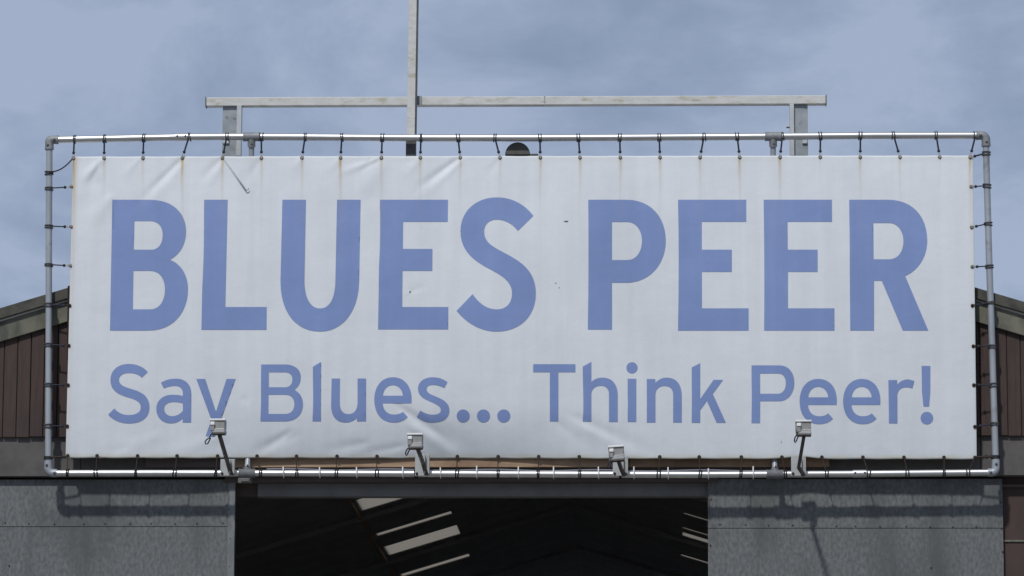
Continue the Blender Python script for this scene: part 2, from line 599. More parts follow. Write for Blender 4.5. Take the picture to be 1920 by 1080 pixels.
def door(px0, px1, seam, label, edge_right, screws):
    xa_, xb_ = P(px0, 1000, YD).x, P(px1, 1000, YD).x
    zt_ = P(200, 899, YD).z
    d = thing('sliding_door', ((xa_ + xb_) / 2, YD + .03, 0.02), label, 'door', 'pair of galvanised sliding doors')
    MB().box(xa_ + .01, xb_ - .01, YD + .012, YD + .05, .03, zt_ - .004).build('door_core', MAT['track'], d)
    zs = P((px0 + px1) / 2, seam, YD).z
    zz = [zt_, zs, zs - 1.22, zs - 2.44, zs - 3.66, .03]
    for i in range(5):
        yo = .002 * (i % 2) + (0 if i == 0 else .003)
        low = zz[i + 1]
        MB().box(xa_, xb_, YD + yo, YD + .0115, low + .0007, zz[i] - .0007).build('sheet', MAT['galv'], d, .001)
    # turned edge of the leaf
    ex = (xb_ - .055, xb_ + .004) if edge_right else (xa_ - .004, xa_ + .03)
    if edge_right:
        MB().box(ex[0], ex[1], YD - .005, YD + .055, .025, zt_ + .002).build('edge_trim', MAT['galvedge'], d, .003)
    for (sx, sy) in screws:
        shared('screw', me_screw, d, P(sx, sy, YD - .002))
    return d


sl = [(10, 980), (54, 982), (102, 982.5), (157, 982.5), (197, 982), (244, 982), (283, 981.5), (328, 982), (369, 981.5), (418, 981),
      (17, 1060), (430, 955), (432, 1010), (431, 1062)]
sr = [(1350, 983), (1398, 984), (1441, 985), (1486, 984.5), (1527, 986), (1568, 986), (1604, 986.5), (1650, 987), (1699, 987), (1744, 987.5),
      (1787, 988), (1830.5, 988), (1877.5, 990), (1877, 942), (1879.5, 1034), (1332, 1022), (1333, 936), (1746, 1064)]
door(-118, 439, 987, 'left sliding door leaf of galvanised sheet with pale turned edge beside the dark opening', True, sl)
door(1327.5, 1881, 990, 'right sliding door leaf of galvanised sheet next to the brown wall panels', False, sr)

# ------------------------------------------------------------------ banner
TL, TR, BR, BL = (137, 293.5), (1824.5, 291.5), (1831.5, 861), (123, 858.5)
FOLDS = [  # x0, y0, x1, y1, half width px, height m
    (196, 296, 148, 345, 9, .009), (190, 300, 165, 350, 7, -.006), (268, 296, 226, 335, 9, .004), (268, 298, 244, 325, 6, -.003),
    (344, 296, 255, 385, 8, -.0075), (346, 305, 280, 385, 12, .0025), (417, 297, 376, 340, 9, -.006), (417, 300, 392, 345, 9, .004),
    (212, 365, 172, 420, 14, .006), (185, 330, 150, 420, 20, -.006), (490, 297, 462, 340, 9, -.004),
    (716, 295, 630, 328, 7, .006), (716, 297, 676, 318, 5, -.004), (700, 294, 684, 310, 5, -.004), (725, 300, 655, 385, 22, .007),
    (864, 295, 778, 358, 8, -.009), (866, 297, 792, 372, 10, .004), (938, 297, 912, 330, 8, -.003), (788, 297, 760, 330, 9, .004),
    (640, 297, 612, 322, 8, .003), (566, 297, 548, 318, 7, .003),
    (748, 762, 884, 856, 12, -.013), (766, 796, 862, 858, 13, .008), (820, 790, 905, 858, 14, -.004),
    (1068, 776, 1240, 858, 13, -.006), (1040, 790, 1130, 858, 14, -.005), (1090, 800, 1200, 858, 12, .004),
    (545, 808, 470, 858, 9, -.007), (560, 815, 440, 856, 14, -.005), (430, 812, 300, 858, 16, .006), (240, 838, 165, 858, 12, -.003),
    (300, 815, 210, 856, 16, .004), (690, 830, 600, 846, 12, -.007), (760, 835, 660, 856, 10, -.006),
    (452, 745, 470, 756, 9, -.003), (768, 547, 800, 535, 7, -.003), (768, 548, 742, 556, 7, .002), (700, 380, 640, 470, 35, .004),
    (1420, 800, 1445, 815, 8, -.001), (1600, 858, 1560, 800, 16, .002), (1700, 858, 1660, 800, 16, -.002),
    (1480, 858, 1500, 780, 14, .003), (1525, 858, 1500, 790, 14, -.003),
]
GT = [137.5, 195, 268, 342, 417, 490, 566, 638.5, 715, 788, 863, 937.5, 1013, 1087.5, 1163, 1237.5, 1312.5, 1387, 1462.5, 1538, 1613, 1687.5, 1762, 1819]
ST = [.8, .3, .28, .85, .62, .4, .45, .85, .42, .42, .42, .28, .5, .5, .5, .45, .36, .6, .58, .12, .42, .26, .1, .6]
GT = [(x, 296.5 - 2.2 * (x - 137) / 1690) for x in GT]
GL = [(133.5, 350), (133, 425), (131.5, 498), (130.5, 573), (129, 648), (127.6, 722), (126, 799)]
GR = [(1821, 350), (1822, 426), (1823, 500), (1823.5, 573), (1825, 649), (1826, 722), (1828, 800)]
GB = [127, 182, 258, 332, 408, 482, 556, 632, 707, 782, 857.5, 934, 1010, 1086, 1161, 1237, 1311, 1390, 1466, 1541, 1618, 1695, 1770, 1828]
GB = [(x, 854.5 + 3.2 * (x - 127) / 1700) for x in GB]


def relief(x, y):
    """height of the sheet towards the viewer, metres, at photo point(s) x, y"""
    h = .004 * np.sin(x / 91 + y / 160) + .003 * np.sin(x / 47 - y / 75 + 1) * np.exp(-((y - 300) / 120) ** 2)
    h += .0025 * np.sin(x / 133 + 2.1) * np.sin(y / 88)
    h = h + .055 * np.clip(1 - ((y - 577) / 284) ** 2, 0, 1)      # the wind fills it a little
    for x0, y0, x1, y1, wd, a in FOLDS:
        dx, dy = x1 - x0, y1 - y0
        ln = math.hypot(dx, dy)
        tt = ((x - x0) * dx + (y - y0) * dy) / ln / ln
        pp = ((x - x0) * dy - (y - y0) * dx) / ln
        ww = wd * (.55 + .6 * np.clip(tt, 0, 1.2))
        al = np.clip((tt + .12) / .3, 0, 1) * np.clip((1.15 - tt) / .75, 0, 1)
        al = al * al * (3 - 2 * al)
        h = h + (1.3 if y0 < 400 else .9) * a * np.exp(-(pp / ww) ** 2) * al
    # the slack bottom edge is drawn in behind the pipe
    s = np.clip((y - 752) / 106, 0, 1)
    h = h - .074 * s ** 1.9 * (np.exp(-((x - 850) / 230) ** 2) + .35 * np.exp(-((x - 520) / 130) ** 2) + .14)
    # uprights behind press lightly through
    for xc in (471, 1452):
        h = h + .0016 * np.exp(-((x - xc) / 7) ** 2) * np.clip((y - 300) / 60, 0, 1)
    # small pulls at the eyelets of the top edge
    u = (x - 193) / 74.6
    h = h + .0008 * np.cos(2 * np.pi * u) * np.exp(-(y - 292) / 22.0)
    u = (x - 182) / 75.2
    h = h + .0008 * np.cos(2 * np.pi * u) * np.exp(-(859 - y) / 16.0)
    return h


def stains(x, y):
    r = np.zeros_like(x)
    for (gx, gy), s in zip(GT, ST):
        d = y - gy
        fall = np.where(d > 0, .75 * np.exp(-np.maximum(d, 0) / 24) + .42 * np.exp(-np.maximum(d, 0) / 75), np.exp(-(d / 3) ** 2) * .6)
        sway = 1.2 * np.sin(d / 23 + gx)
        r += s * 1.15 * fall * np.exp(-((x - gx - sway * .5) / 2.3) ** 2) + s * .14 * fall * np.exp(-((x - gx) / 7) ** 2)
    for (gx, gy) in GL + GR + GB:
        r += .25 * np.exp(-(((x - gx) / 3.4) ** 2 + ((y - gy - 1) / 4.5) ** 2))
    lft = TL[0] + (BL[0] - TL[0]) * (y - 294) / 565
    r += np.exp(-((x - lft - 4) / 5) ** 2) * (.34 * np.exp(-(y - 294) / 150) + .09)
    rgt = TR[0] + (BR[0] - TR[0]) * (y - 294) / 565
    r += .10 * np.exp(-((x - rgt + 3) / 3) ** 2)
    g = np.zeros_like(x)
    bot = BL[1] + (BR[1] - BL[1]) * (x - 123) / 1708
    g += .7 * np.exp(-((bot - y - 1) / 6.0) ** 2) * (.75 + .25 * np.sin(x / 37) * np.sin(x / 11))
    top = TL[1] + (TR[1] - TL[1]) * (x - 137) / 1687
    g += .10 * np.clip(1 - (y - top - 10) / 3, 0, 1) * (.5 + .5 * np.sin(x / 53))
    # faint runs below the pipe tees, fading downwards
    for gx, s in ((472, .10), (1450, .10), (1442, .05)):
        g += s * np.exp(-((x - gx) / 5) ** 2) * np.exp(-np.maximum(y - 294, 0) / 160)
    return np.clip(r, 0, .85), np.clip(g, 0, .8)


FWv, RTv, UPv, Cv = (np.array(q) for q in (FW, RT, UP, CAM))


def PN(x, y, Y):
    d = FWv[None] * F + RTv[None] * (x - 960)[:, None] + UPv[None] * (540 - y)[:, None]
    return Cv[None] + d * ((Y - Cv[1]) / d[:, 1])[:, None]


def sheet_points(x, y, off=0.0):
    return PN(x, y, -(relief(x, y) + off))


def sheet_mesh(name, x, y, faces, mt, parent, off):
    p = sheet_points(x, y, off) - np.array(wloc(parent))[None]
    me = bpy.data.meshes.new(name)
    me.from_pydata(p.tolist(), [], faces)
    me.polygons.foreach_set('use_smooth', [True] * len(me.polygons))
    r, g = stains(x, y)
    for nm, q in (('rust', r), ('grime', g)):
        at = me.attributes.new(nm, 'FLOAT', 'POINT')
        at.data.foreach_set('value', q.astype(np.float32))
    me.materials.append(mt)
    o = bpy.data.objects.new(name, me)
    col.objects.link(o)
    o.parent = parent
    return o


bc = P(960, 860, 0)
banner = thing('banner', (bc.x, 0, bc.z), 'big white vinyl banner with blue lettering laced into the pipe frame', 'banner')
NU, NV = 760, 190
uu, vv = np.meshgrid(np.linspace(0, 1, NU + 1), np.linspace(0, 1, NV + 1))
uu, vv = uu.ravel(), vv.ravel()


def quad(u, v, k):
    return (1 - u) * (1 - v) * TL[k] + u * (1 - v) * TR[k] + u * v * BR[k] + (1 - u) * v * BL[k]


bx, by = quad(uu, vv, 0), quad(uu, vv, 1)
# edges drawn out a little at each eyelet
by = by + .35 * np.cos(2 * np.pi * (bx - 182) / 75.2 + np.pi) * np.clip((vv - .93) / .07, 0, 1)
by = by - 4.5 * np.exp(-((bx - 1500) / 26) ** 2) * np.clip((vv - .95) / .05, 0, 1)
by = by + .2 * np.cos(2 * np.pi * (bx - 193) / 74.6 + np.pi) * np.clip((.05 - vv) / .05, 0, 1)
idx = np.arange((NU + 1) * (NV + 1)).reshape(NV + 1, NU + 1)
bf = np.stack([idx[:-1, :-1], idx[1:, :-1], idx[1:, 1:], idx[:-1, 1:]], -1).reshape(-1, 4).tolist()
bs = sheet_mesh('vinyl_sheet', bx, by, bf, MAT['pvc'], banner, 0.0)
so = bs.modifiers.new('thickness', 'SOLIDIFY')
so.thickness = .0015
so.offset = -1

# eyelets
gm = MB().ring((0, 0, 0), (0, 1, 0), .0115, .0048, 12, 6)
me_g = bpy.data.meshes.new('eyelet')
me_g.from_pydata([tuple(p) for p in gm.v], [], gm.f)
me_g.polygons.foreach_set('use_smooth', [True] * len(me_g.polygons))
me_g.materials.append(MAT['grommet'])
gh = MB().tube([(0, .002, 0), (0, -.003, 0)], .0105, 10)
me_h = bpy.data.meshes.new('eyelet_hole')
me_h.from_pydata([tuple(p) for p in gh.v], [], gh.f)
me_h.materials.append(MAT['hole'])
me_g2 = me_g.copy()
me_g2.materials[0] = MAT['rustcord']  # lower rings coloured dark, for the shade that shows through their holes
me_h2 = me_h.copy()
me_h2.materials[0] = MAT['hook']  # upper holes coloured pale, for the bright sky behind them


def on_sheet(x, y, off):
    q = sheet_points(np.array([float(x)]), np.array([float(y)]), off)[0]
    return Vector(q)


for (gx, gy) in GT + GL + GR + GB:
    hi = gy < 540
    e_ = shared('eyelet', me_g if hi else me_g2, banner, on_sheet(gx, gy, .003))
    shared('eyelet_hole', me_h2 if hi else me_h, e_, on_sheet(gx, gy, .0025))
    bpy.data.objects[e_.name].rotation_euler.y = random.uniform(0, 6)
# small tears and marks
for (mx, my, a, b, rot) in ((1061.5, 415, 4.2, 1.3, .0), (769, 547.5, 2.4, 1.2, .9), (1042, 531, 1.2, .9, 0), (1048.5, 539.5, 1.1, .8, 0), (1465, 829, .5, 2.2, .1)):
    k = 10
    ang = np.linspace(0, 2 * np.pi, k, endpoint=False)
    rad = 1 + .25 * np.sin(ang * 3 + mx)
    xx = mx + a * rad * np.cos(ang) * math.cos(rot) - b * rad * np.sin(ang) * math.sin(rot)
    yy = my - a * rad * np.cos(ang) * math.sin(rot) - b * rad * np.sin(ang) * math.cos(rot)
    p = sheet_points(xx, yy, .0022)
    MB().poly(p.tolist(), [tuple(range(k))]).build('tear', MAT['cement'], banner)

# ---- lettering: outlines in the units of four-fold enlargements of the banner
TXT = [
    ((180, 350, 3.6), [
        'M110,88 L365,88 C520,88 608,180 608,300 C608,390 565,460 498,493 C575,520 621,600 621,690 C621,850 520,971 355,971 L94,971 Z '
        'M260,232 L365,232 C420,232 450,270 450,325 C450,385 420,425 375,425 L255,425 Z '
        'M253,568 L365,568 C430,568 465,620 465,695 C465,775 425,828 365,828 L249,828 Z',
        'M730,88 L889,88 L873,812 L1152,812 L1151,966 L711,966 Z',
        'M1258,88 L1417,88 L1407,640 C1410,760 1450,822 1512,822 C1575,822 1612,760 1616,640 L1627,88 L1786,88 L1776,640 C1772,850 1660,978 1512,978 C1350,978 1245,850 1245,640 Z']),
    ((680, 350, 3.6), [
        'M117,88 L576,88 L574,237 L273,237 L271,420 L471,420 L470,568 L269,568 L267,812 L578,812 L577,963 L104,963 Z',
        'M1152,196 L1048,298 C1010,250 960,222 905,222 C850,222 820,258 820,303 C820,370 870,400 935,435 C1060,500 1169,560 1169,720 C1169,875 1060,978 905,978 '
        'C800,978 705,925 634,838 L742,725 C790,795 845,828 905,828 C970,828 1008,785 1008,720 C1008,640 940,600 865,560 C760,505 660,440 660,300 C660,160 770,72 905,72 C1010,72 1095,120 1152,196 Z']),
    ((1080, 350, 3.6), [
        'M83,88 L340,88 C510,88 606,210 606,365 C606,520 500,648 340,648 L243,648 L243,964 L80,964 Z '
        'M243,238 L345,238 C410,238 445,300 445,365 C445,435 410,495 345,495 L243,495 Z',
        'M689,88 L1149,88 L1149,237 L849,237 L849,425 L1052,425 L1052,575 L850,575 L850,821 L1165,821 L1165,971 L689,971 Z',
        'M1267,88 L1727,88 L1728,237 L1428,237 L1429,425 L1631,425 L1631,575 L1431,575 L1431,821 L1744,821 L1745,971 L1270,971 Z']),
    ((1400, 350, 3.6), [
        'M692,88 L955,88 C1120,88 1219,200 1219,365 C1219,470 1160,565 1070,603 L1226,971 L1054,971 L912,635 L860,635 L860,971 L699,971 Z '
        'M855,245 L960,245 C1020,245 1058,300 1058,367 C1058,440 1020,490 960,490 L857,490 Z']),
    ((180, 650, 4.8), [
        'M466,228 L413,278 C380,248 345,237 295,237 C240,237 207,262 207,298 C207,345 255,360 310,378 C400,405 481,435 481,545 C481,640 410,691 295,691 '
        'C220,691 150,660 110,612 L165,555 C200,598 245,615 295,615 C360,615 403,590 403,548 C403,490 350,475 285,455 C200,430 130,395 130,300 C130,210 200,155 295,155 C365,155 425,180 466,228 Z',
        'M585,325 C620,300 665,288 720,288 C805,288 858,340 858,425 L856,682 L780,682 L780,645 C750,675 715,690 675,690 C600,690 543,640 543,560 C543,485 600,432 690,432 '
        'C725,432 755,437 782,443 L782,425 C782,380 760,353 715,353 C680,353 645,360 610,375 Z '
        'M782,510 C755,502 730,498 700,498 C645,498 614,520 614,560 C614,600 645,625 685,625 C725,625 760,605 782,575 Z',
        'M903,290 L983,290 L1080,585 L1175,290 L1257,290 L1070,812 L986,805 L1038,658 Z',
        'M1486,160 L1700,160 C1790,160 1843,205 1843,275 C1843,325 1820,365 1785,388 C1830,410 1863,455 1863,520 C1863,610 1800,672 1700,672 L1480,672 Z '
        'M1555,230 L1700,230 C1745,230 1767,255 1767,295 C1767,335 1745,365 1700,365 L1555,365 Z '
        'M1553,432 L1705,432 C1755,432 1785,465 1785,515 C1785,570 1755,605 1705,605 L1552,605 Z']),
    ((560, 650, 4.5714), [
        'M122,170 L193,130 L191,640 L119,640 Z',
        'M283,273 L354,273 L352,480 C352,545 380,578 425,578 C475,578 503,545 505,480 L505,273 L578,273 L577,640 L500,640 L500,610 C475,635 440,650 405,650 C325,650 278,600 278,500 Z',
        'E0,0',
        'M1275,305 L1248,355 C1215,335 1180,328 1150,328 C1115,328 1097,342 1097,365 C1097,395 1130,408 1170,425 C1235,450 1292,480 1292,545 C1292,615 1235,650 1150,650 '
        'C1095,650 1050,635 1013,603 L1043,547 C1080,572 1115,583 1150,583 C1195,583 1218,568 1218,545 C1218,510 1185,495 1140,475 C1080,450 1023,425 1023,360 C1023,300 1075,262 1150,262 C1200,262 1245,278 1275,305 Z',
        'O1410,594,56', 'O1584,594,56', 'O1758,594,56']),
    ((980, 650, 4.5714), [
        'M90,150 L452,150 L452,219 L306,219 L306,640 L233,640 L233,219 L90,219 Z',
        'M515,170 L589,130 L589,303 C615,275 650,265 685,265 C770,265 815,325 815,420 L815,645 L740,645 L740,410 C740,360 715,335 668,335 C620,335 589,365 589,410 L589,642 L515,642 Z',
        'M900,275 L974,275 L974,645 L900,645 Z O937,181,48',
        'M1064,277 L1136,277 L1138,310 C1165,280 1200,265 1235,265 C1320,265 1364,325 1364,425 L1364,650 L1290,650 L1290,415 C1290,360 1262,337 1215,337 C1165,337 1138,370 1138,415 L1138,650 L1064,650 Z',
        'M1449,178 L1522,140 L1522,448 L1636,284 L1718,284 L1630,405 L1742,652 L1662,652 L1580,465 L1522,545 L1522,652 L1449,652 Z']),
    ((1380, 650, 4.5714), [
        'M133,160 L370,160 C450,160 500,220 500,310 C500,400 445,467 370,467 L207,467 L207,655 L133,655 Z '
        'M207,230 L365,230 C405,230 427,265 427,315 C427,365 400,403 360,403 L207,403 Z',
        'E-103,14', 'E270,14',
        'M1306,286 L1381,286 L1383,325 C1405,295 1440,280 1480,280 L1528,293 L1512,360 C1500,352 1480,348 1460,348 C1415,348 1383,375 1383,420 L1384,657 L1311,657 Z',
        'M1591,165 L1666,165 L1666,390 L1655,513 L1607,513 L1594,390 Z O1636,612,54']),
]
SMALL_E = ('M720,485 C725,545 760,582 815,582 C850,582 875,575 893,557 L935,603 C905,635 865,650 815,650 C710,650 648,570 648,455 C648,340 710,262 808,262 '
           'C905,262 968,335 968,450 L966,485 Z M722,420 C727,365 760,330 808,330 C855,330 888,365 893,420 Z')


def contours(path):
    ox = oy = 0
    if path[0] == 'E':
        ox, oy = (float(q) for q in path[1:].split(','))
        path = SMALL_E
    res, cur = [], []
    tok = path.split()
    i = 0
    while i < len(tok):
        c = tok[i][0]
        if c == 'Z':
            res.append(cur)
            cur = []
        elif c == 'O':
            a = [float(q) for q in tok[i][1:].split(',')]
            res.append([(a[0] + a[2] * math.cos(2 * math.pi * j / 36), a[1] + a[2] * math.sin(2 * math.pi * j / 36)) for j in range(36)])
        elif c in 'ML':
            q = tuple(float(z) for z in tok[i][1:].split(','))
            if c == 'L':                                 # cut long edges so that they follow the folds
                p0 = cur[-1]
                k_ = max(1, int(math.dist(p0, q) / 14))
                cur += [(p0[0] + (q[0] - p0[0]) * j / k_, p0[1] + (q[1] - p0[1]) * j / k_) for j in range(1, k_)]
            cur.append(q)
        elif c == 'C':
            p0 = cur[-1]
            p1, p2, p3 = (tuple(float(z) for z in q.split(',')) for q in (tok[i][1:], tok[i + 1], tok[i + 2]))
            i += 2
            for j in range(1, 13):
                u = j / 12
                cur.append(tuple((1 - u) ** 3 * p0[k] + 3 * (1 - u) ** 2 * u * p1[k] + 3 * (1 - u) * u * u * p2[k] + u ** 3 * p3[k] for k in (0, 1)))
        i += 1
    out_ = []
    for cc in res:
        if math.dist(cc[0], cc[-1]) < 1e-6:
            cc = cc[:-1]
        out_.append([(x + ox, y + oy) for x, y in cc])
    return out_


def inside(px, py, polys):
    c = np.zeros(px.shape, bool)
    for q in polys:
        n_ = len(q)
        for i in range(n_):
            (x0, y0), (x1, y1) = q[i], q[(i + 1) % n_]
            if y0 == y1:
                continue
            hit = ((y0 > py) != (y1 > py)) & (px < (x1 - x0) * (py - y0) / (y1 - y0) + x0)
            c ^= hit
    return c


for (ox, oy, s), glyphs in TXT:
    for gp in glyphs:
        polys = [[(ox + x / s, oy + y / s) for x, y in cc] for cc in contours(gp)]
        pts, edges = [], []
        for q in polys:
            b0 = len(pts)
            pts += q
            edges += [(b0 + i, b0 + (i + 1) % len(q)) for i in range(len(q))]
        A = np.array(pts)
        step = 4.0
        gx, gy = np.meshgrid(np.arange(A[:, 0].min() + 1, A[:, 0].max(), step), np.arange(A[:, 1].min() + 1, A[:, 1].max(), step))
        gx, gy = gx.ravel() + .37, gy.ravel() + .21
        ok = inside(gx, gy, polys)
        gx, gy = gx[ok], gy[ok]
        allp = [Vector(p) for p in pts] + [Vector((float(a), float(b))) for a, b in zip(gx, gy)]
        v2, _, f2, *_r = delaunay_2d_cdt(allp, edges, [], 0, 1e-4)
        V = np.array([(p.x, p.y) for p in v2])
        T = np.array([f_ for f_ in f2])
        cen = V[T].mean(1)
        T = T[inside(cen[:, 0], cen[:, 1], polys)]
        # wind the faces towards the viewer
        a, b, c = V[T[:, 0]], V[T[:, 1]], V[T[:, 2]]
        area = (b[:, 0] - a[:, 0]) * (c[:, 1] - a[:, 1]) - (b[:, 1] - a[:, 1]) * (c[:, 0] - a[:, 0])
        T[area > 0] = T[area > 0][:, ::-1]
        sheet_mesh('letter', V[:, 0], V[:, 1], T.tolist(), MAT['ink'], banner, .0022)

# ------------------------------------------------------------------ pipe frame
PR = .0305
fr = thing('pipe_rack', P(960, 893, 0), 'rectangular rack of galvanised pipe around the white banner', 'pipe rack')
top = [(104, 262), (180, 260.4), (270, 258.6), (342, 257), (430, 256.3), (560, 257), (800, 258.7), (1000, 258.7), (1200, 257.6), (1450, 255.8), (1640, 254.2), (1832, 254)]
lef = [(92.5, 274), (92, 360), (91.5, 470), (91.5, 600), (91, 720), (90.5, 872)]
rig = [(1848.5, 268), (1851, 360), (1855, 500), (1860, 640), (1863, 740), (1867, 868)]
bot = [(104, 887.4), (300, 887.2), (600, 887.6), (960, 889), (1300, 890), (1600, 888.6), (1855, 886)]


def line(pts, Y=0.0):
    return [P(x, y, Y) for x, y in pts]


MB().tube(line(top), PR, 16).build('top_pipe', MAT['pipe'], fr)
MB().tube(line(bot), PR * .97, 16).build('bottom_pipe', MAT['pipe'], fr)
MB().tube(line(lef), PR * .92, 16).build('side_pipe', MAT['upright'], fr)
MB().tube(line(rig), PR * .92, 16).build('side_pipe', MAT['upright'], fr)


def bend(a, c, b):
    """elbow: quadratic from a over corner c to b"""
    r_ = []
    for i in range(11):
        u = i / 10
        r_.append(((1 - u) ** 2 * a[0] + 2 * u * (1 - u) * c[0] + u * u * b[0], (1 - u) ** 2 * a[1] + 2 * u * (1 - u) * c[1] + u * u * b[1]))
    return r_


ELB = [((107, 262), [(97, 262), (92.5, 262), (92.5, 267)], (92.5, 278)), ((1833, 254), [(1841, 254), (1848, 255), (1848.5, 262)], (1848.8, 272)),
       ((107, 887), [(99, 887), (91, 886), (90.5, 878)], (90.5, 864)), ((1852, 886), [(1859, 886), (1867, 885), (1867, 877)], (1867, 862))]
for k, (a, mid, b) in enumerate(ELB):
    pts = [a] + bend(mid[0], mid[1], mid[2]) + [b]
    el = MB().tube(line(pts), PR * (1.22 if k < 2 else 1.14), 16).build('elbow', MAT['fitting'] if k < 2 else MAT['upright'], fr)
    for q in (a, b) if k < 2 else ():
        # collar and grub screw at each mouth
        q0 = P(q[0], q[1], 0)
        ax = (P(*pts[1], 0) - P(*pts[0], 0)) if q == a else (P(*pts[-1], 0) - P(*pts[-2], 0))
        ax.normalize()
        MB().tube([q0 - ax * .012, q0 + ax * .012], PR * 1.29, 16).build('collar', MAT['fitting'] if k < 2 else MAT['upright'], el)
    s1 = (pts[-1][0] - (3 if k in (0, 2) else -1), pts[-1][1] + (-6 if k < 2 else 8))
    MB().ball(P(s1[0], s1[1], -PR * 1.2), .012, 8).build('grub_screw', MAT['socket'], el)
    s1 = (pts[0][0] - (5 if k in (0, 2) else -6), pts[0][1])
    MB().ball(P(s1[0], s1[1], -PR * 1.2), .012, 8).build('grub_screw', MAT['socket'], el)
# tees with the uprights that run down behind the banner
for (x0, yt, x1, yb) in ((471.5, 256.5, 463, 887.5), (1449.5, 256, 1453, 889.5)):
    p0, p1 = P(x0, yt, 0), P(x1, yb, 0)
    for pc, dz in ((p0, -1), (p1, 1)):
        te = MB().tube([pc + Vector((-.068, 0, 0)), pc + Vector((.068, 0, 0))], PR * 1.28, 16).build('tee', MAT['fitting' if dz < 0 else 'fittingshade'], fr)
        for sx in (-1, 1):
            MB().tube([pc + Vector((sx * .058, 0, 0)), pc + Vector((sx * .07, 0, 0))], PR * 1.33, 16).build('collar', MAT['fitting' if dz < 0 else 'fittingshade'], te)
        MB().tube([pc, pc + Vector((0, .018, -.088 if dz < 0 else .05))], PR * 1.1, 16).build('socket', MAT['fitting' if dz < 0 else 'fittingshade'], te)
        MB().ball(pc + Vector((.006, -.018, dz * .066)), .009, 8).build('grub_screw', MAT['socket'], te)
    MB().tube([p0 + Vector((0, .012, -.05)), p0 + Vector((0, .034, -.19)), p1 + Vector((0, .088, .30)), p1 + Vector((0, .062, .13)), p1 + Vector((0, .012, .03))], PR * .78, 12).build('upright', MAT['upright'], fr)
# pipe sleeves
for (x0, x1, y, ) in ((329.5, 353, 257.2), (1599, 1627, 888.3)):
    a, b = P(x0, y, 0), P(x1, y - .4, 0)
    sl_ = MB().tube([a, b], PR * 1.12, 16).build('sleeve', MAT['pipe'], fr)
    for u in (.15, .8):
        MB().ball(a.lerp(b, u) + Vector((0, -PR * 1.08, .004)), .010, 8).build('grub_screw', MAT['socket'], sl_)

# ------------------------------------------------------------------ elastic ties
def interp(pts, x, k=0):
    xs_ = [p[k] for p in pts]
    return float(np.interp(x, xs_, [p[1 - k] for p in pts]))


def tie(px, py, gx, gy, axis, label, group, full=True, sag=0, cord_r=.0075, pale=True):
    pc = P(px, py, 0)
    g = on_sheet(gx, gy, .006)
    t_ = thing('elastic_tie', pc, label, 'tie', group)
    ax = Vector(axis).normalized()
    lp = MB()
    gap = random.uniform(.006, .013)
    for s_ in (-1, 1):
        tilt = Vector((random.uniform(-.12, .12), 0, random.uniform(-.12, .12)))
        lp.ring(pc + ax * gap * s_, ax + tilt, PR + .004, .0055 if full else .006, 14, 6)
    lp.build('loop', MAT['loop'] if full else MAT['black'], t_)
    dirv = (g - pc)
    ln = dirv.length
    dirv.normalize()
    start = pc + dirv * (PR * .6) + Vector((0, -PR * .7, 0))
    end = pc + dirv * (ln * .72 if full else ln - .002)
    end.y = min(end.y, -.008)
    k = 6
    pts = [start.lerp(end, i / k) + Vector((0, 0, -sag * 4 * (i / k) * (1 - i / k))) for i in range(k + 1)]
    MB().tube(pts, cord_r, 8).build('cord', MAT['navy'] if full else MAT['rustcord'], t_)
    if full:
        MB().ball(end, .014, 8).build('toggle', MAT['navy'], t_)
        sd_ = dirv.cross(Vector((0, 1, 0))).normalized() * .006
        MB().tube([end + sd_, g + sd_ + Vector((0, -.004, 0)), g + Vector((0, -.006, 0)) + dirv * .01, g - sd_ + Vector((0, -.004, 0)), end - sd_], .0028, 6).build('hook', MAT['hook'] if pale else MAT['rustcord'], t_)
    return t_


TP = [140, 196.3, 270, 355, 426, 490.5, 572.5, 641.3, 717, 789.5, 859, 928, 1012.5, 1084.5, 1162, 1236, 1320, 1382, 1467, 1538, 1613, 1675, 1755, 1829]
for i, (px, (gx, gy)) in enumerate(zip(TP, GT)):
    tie(px, interp(top, px), gx, gy, (1, 0, 0), 'navy elastic tie hooked to the top edge of the banner, %s from the left' % ORD[i], 'ties along the top pipe')
tie(92, 325, 136, 298, (0, 0, 1), 'sagging dark cord from the top left banner corner to the side pipe', 'ties along the left pipe', False, .03, .006)
LP = [354, 425, 497, 572, 647, 722, 799]
for i, (py, (gx, gy)) in enumerate(zip(LP, GL)):
    tie(interp(lef, py, 1), py, gx, gy, (0, 0, 1), 'short elastic tie between left pipe and banner edge, %s from the top' % ORD[i], 'ties along the left pipe', cord_r=.0055, pale=py < 540)
tie(90.5, 858.5, 127, 856, (0, 0, 1), 'lowest tie on the left pipe, at the bottom corner of the banner', 'ties along the left pipe', False)
tie(1849.4, 288, 1819, 295, (0, 0, 1), 'topmost tie on the right pipe, at the upper corner of the banner', 'ties along the right pipe')
RP = [349, 420, 500, 568, 650, 722, 795]
for i, (py, (gx, gy)) in enumerate(zip(RP, GR)):
    tie(interp(rig, py, 1), py, gx, gy, (0, 0, 1), 'short elastic tie between right pipe and banner edge, %s below the corner tie' % ORD[i], 'ties along the right pipe', cord_r=.0055, pale=py < 540)
tie(1866.6, 857, 1828, 857, (0, 0, 1), 'lowest tie on the right pipe, at the bottom corner of the banner', 'ties along the right pipe', False)
BP = [127, 180, 255, 328, 405, 489, 557, 631, 707, 780, 857, 934, 1009, 1087, 1163, 1235, 1313, 1389, 1472.5, 1550, 1628.5, 1701, 1770, 1815]
for i, (px, (gx, gy)) in enumerate(zip(BP, GB)):
    tie(px, interp(bot, px), gx, gy, (1, 0, 0), 'dark brown tie from the bottom banner edge to the lower pipe, %s from the left' % ORD[i], 'ties along the bottom pipe', False, 0, .0042)

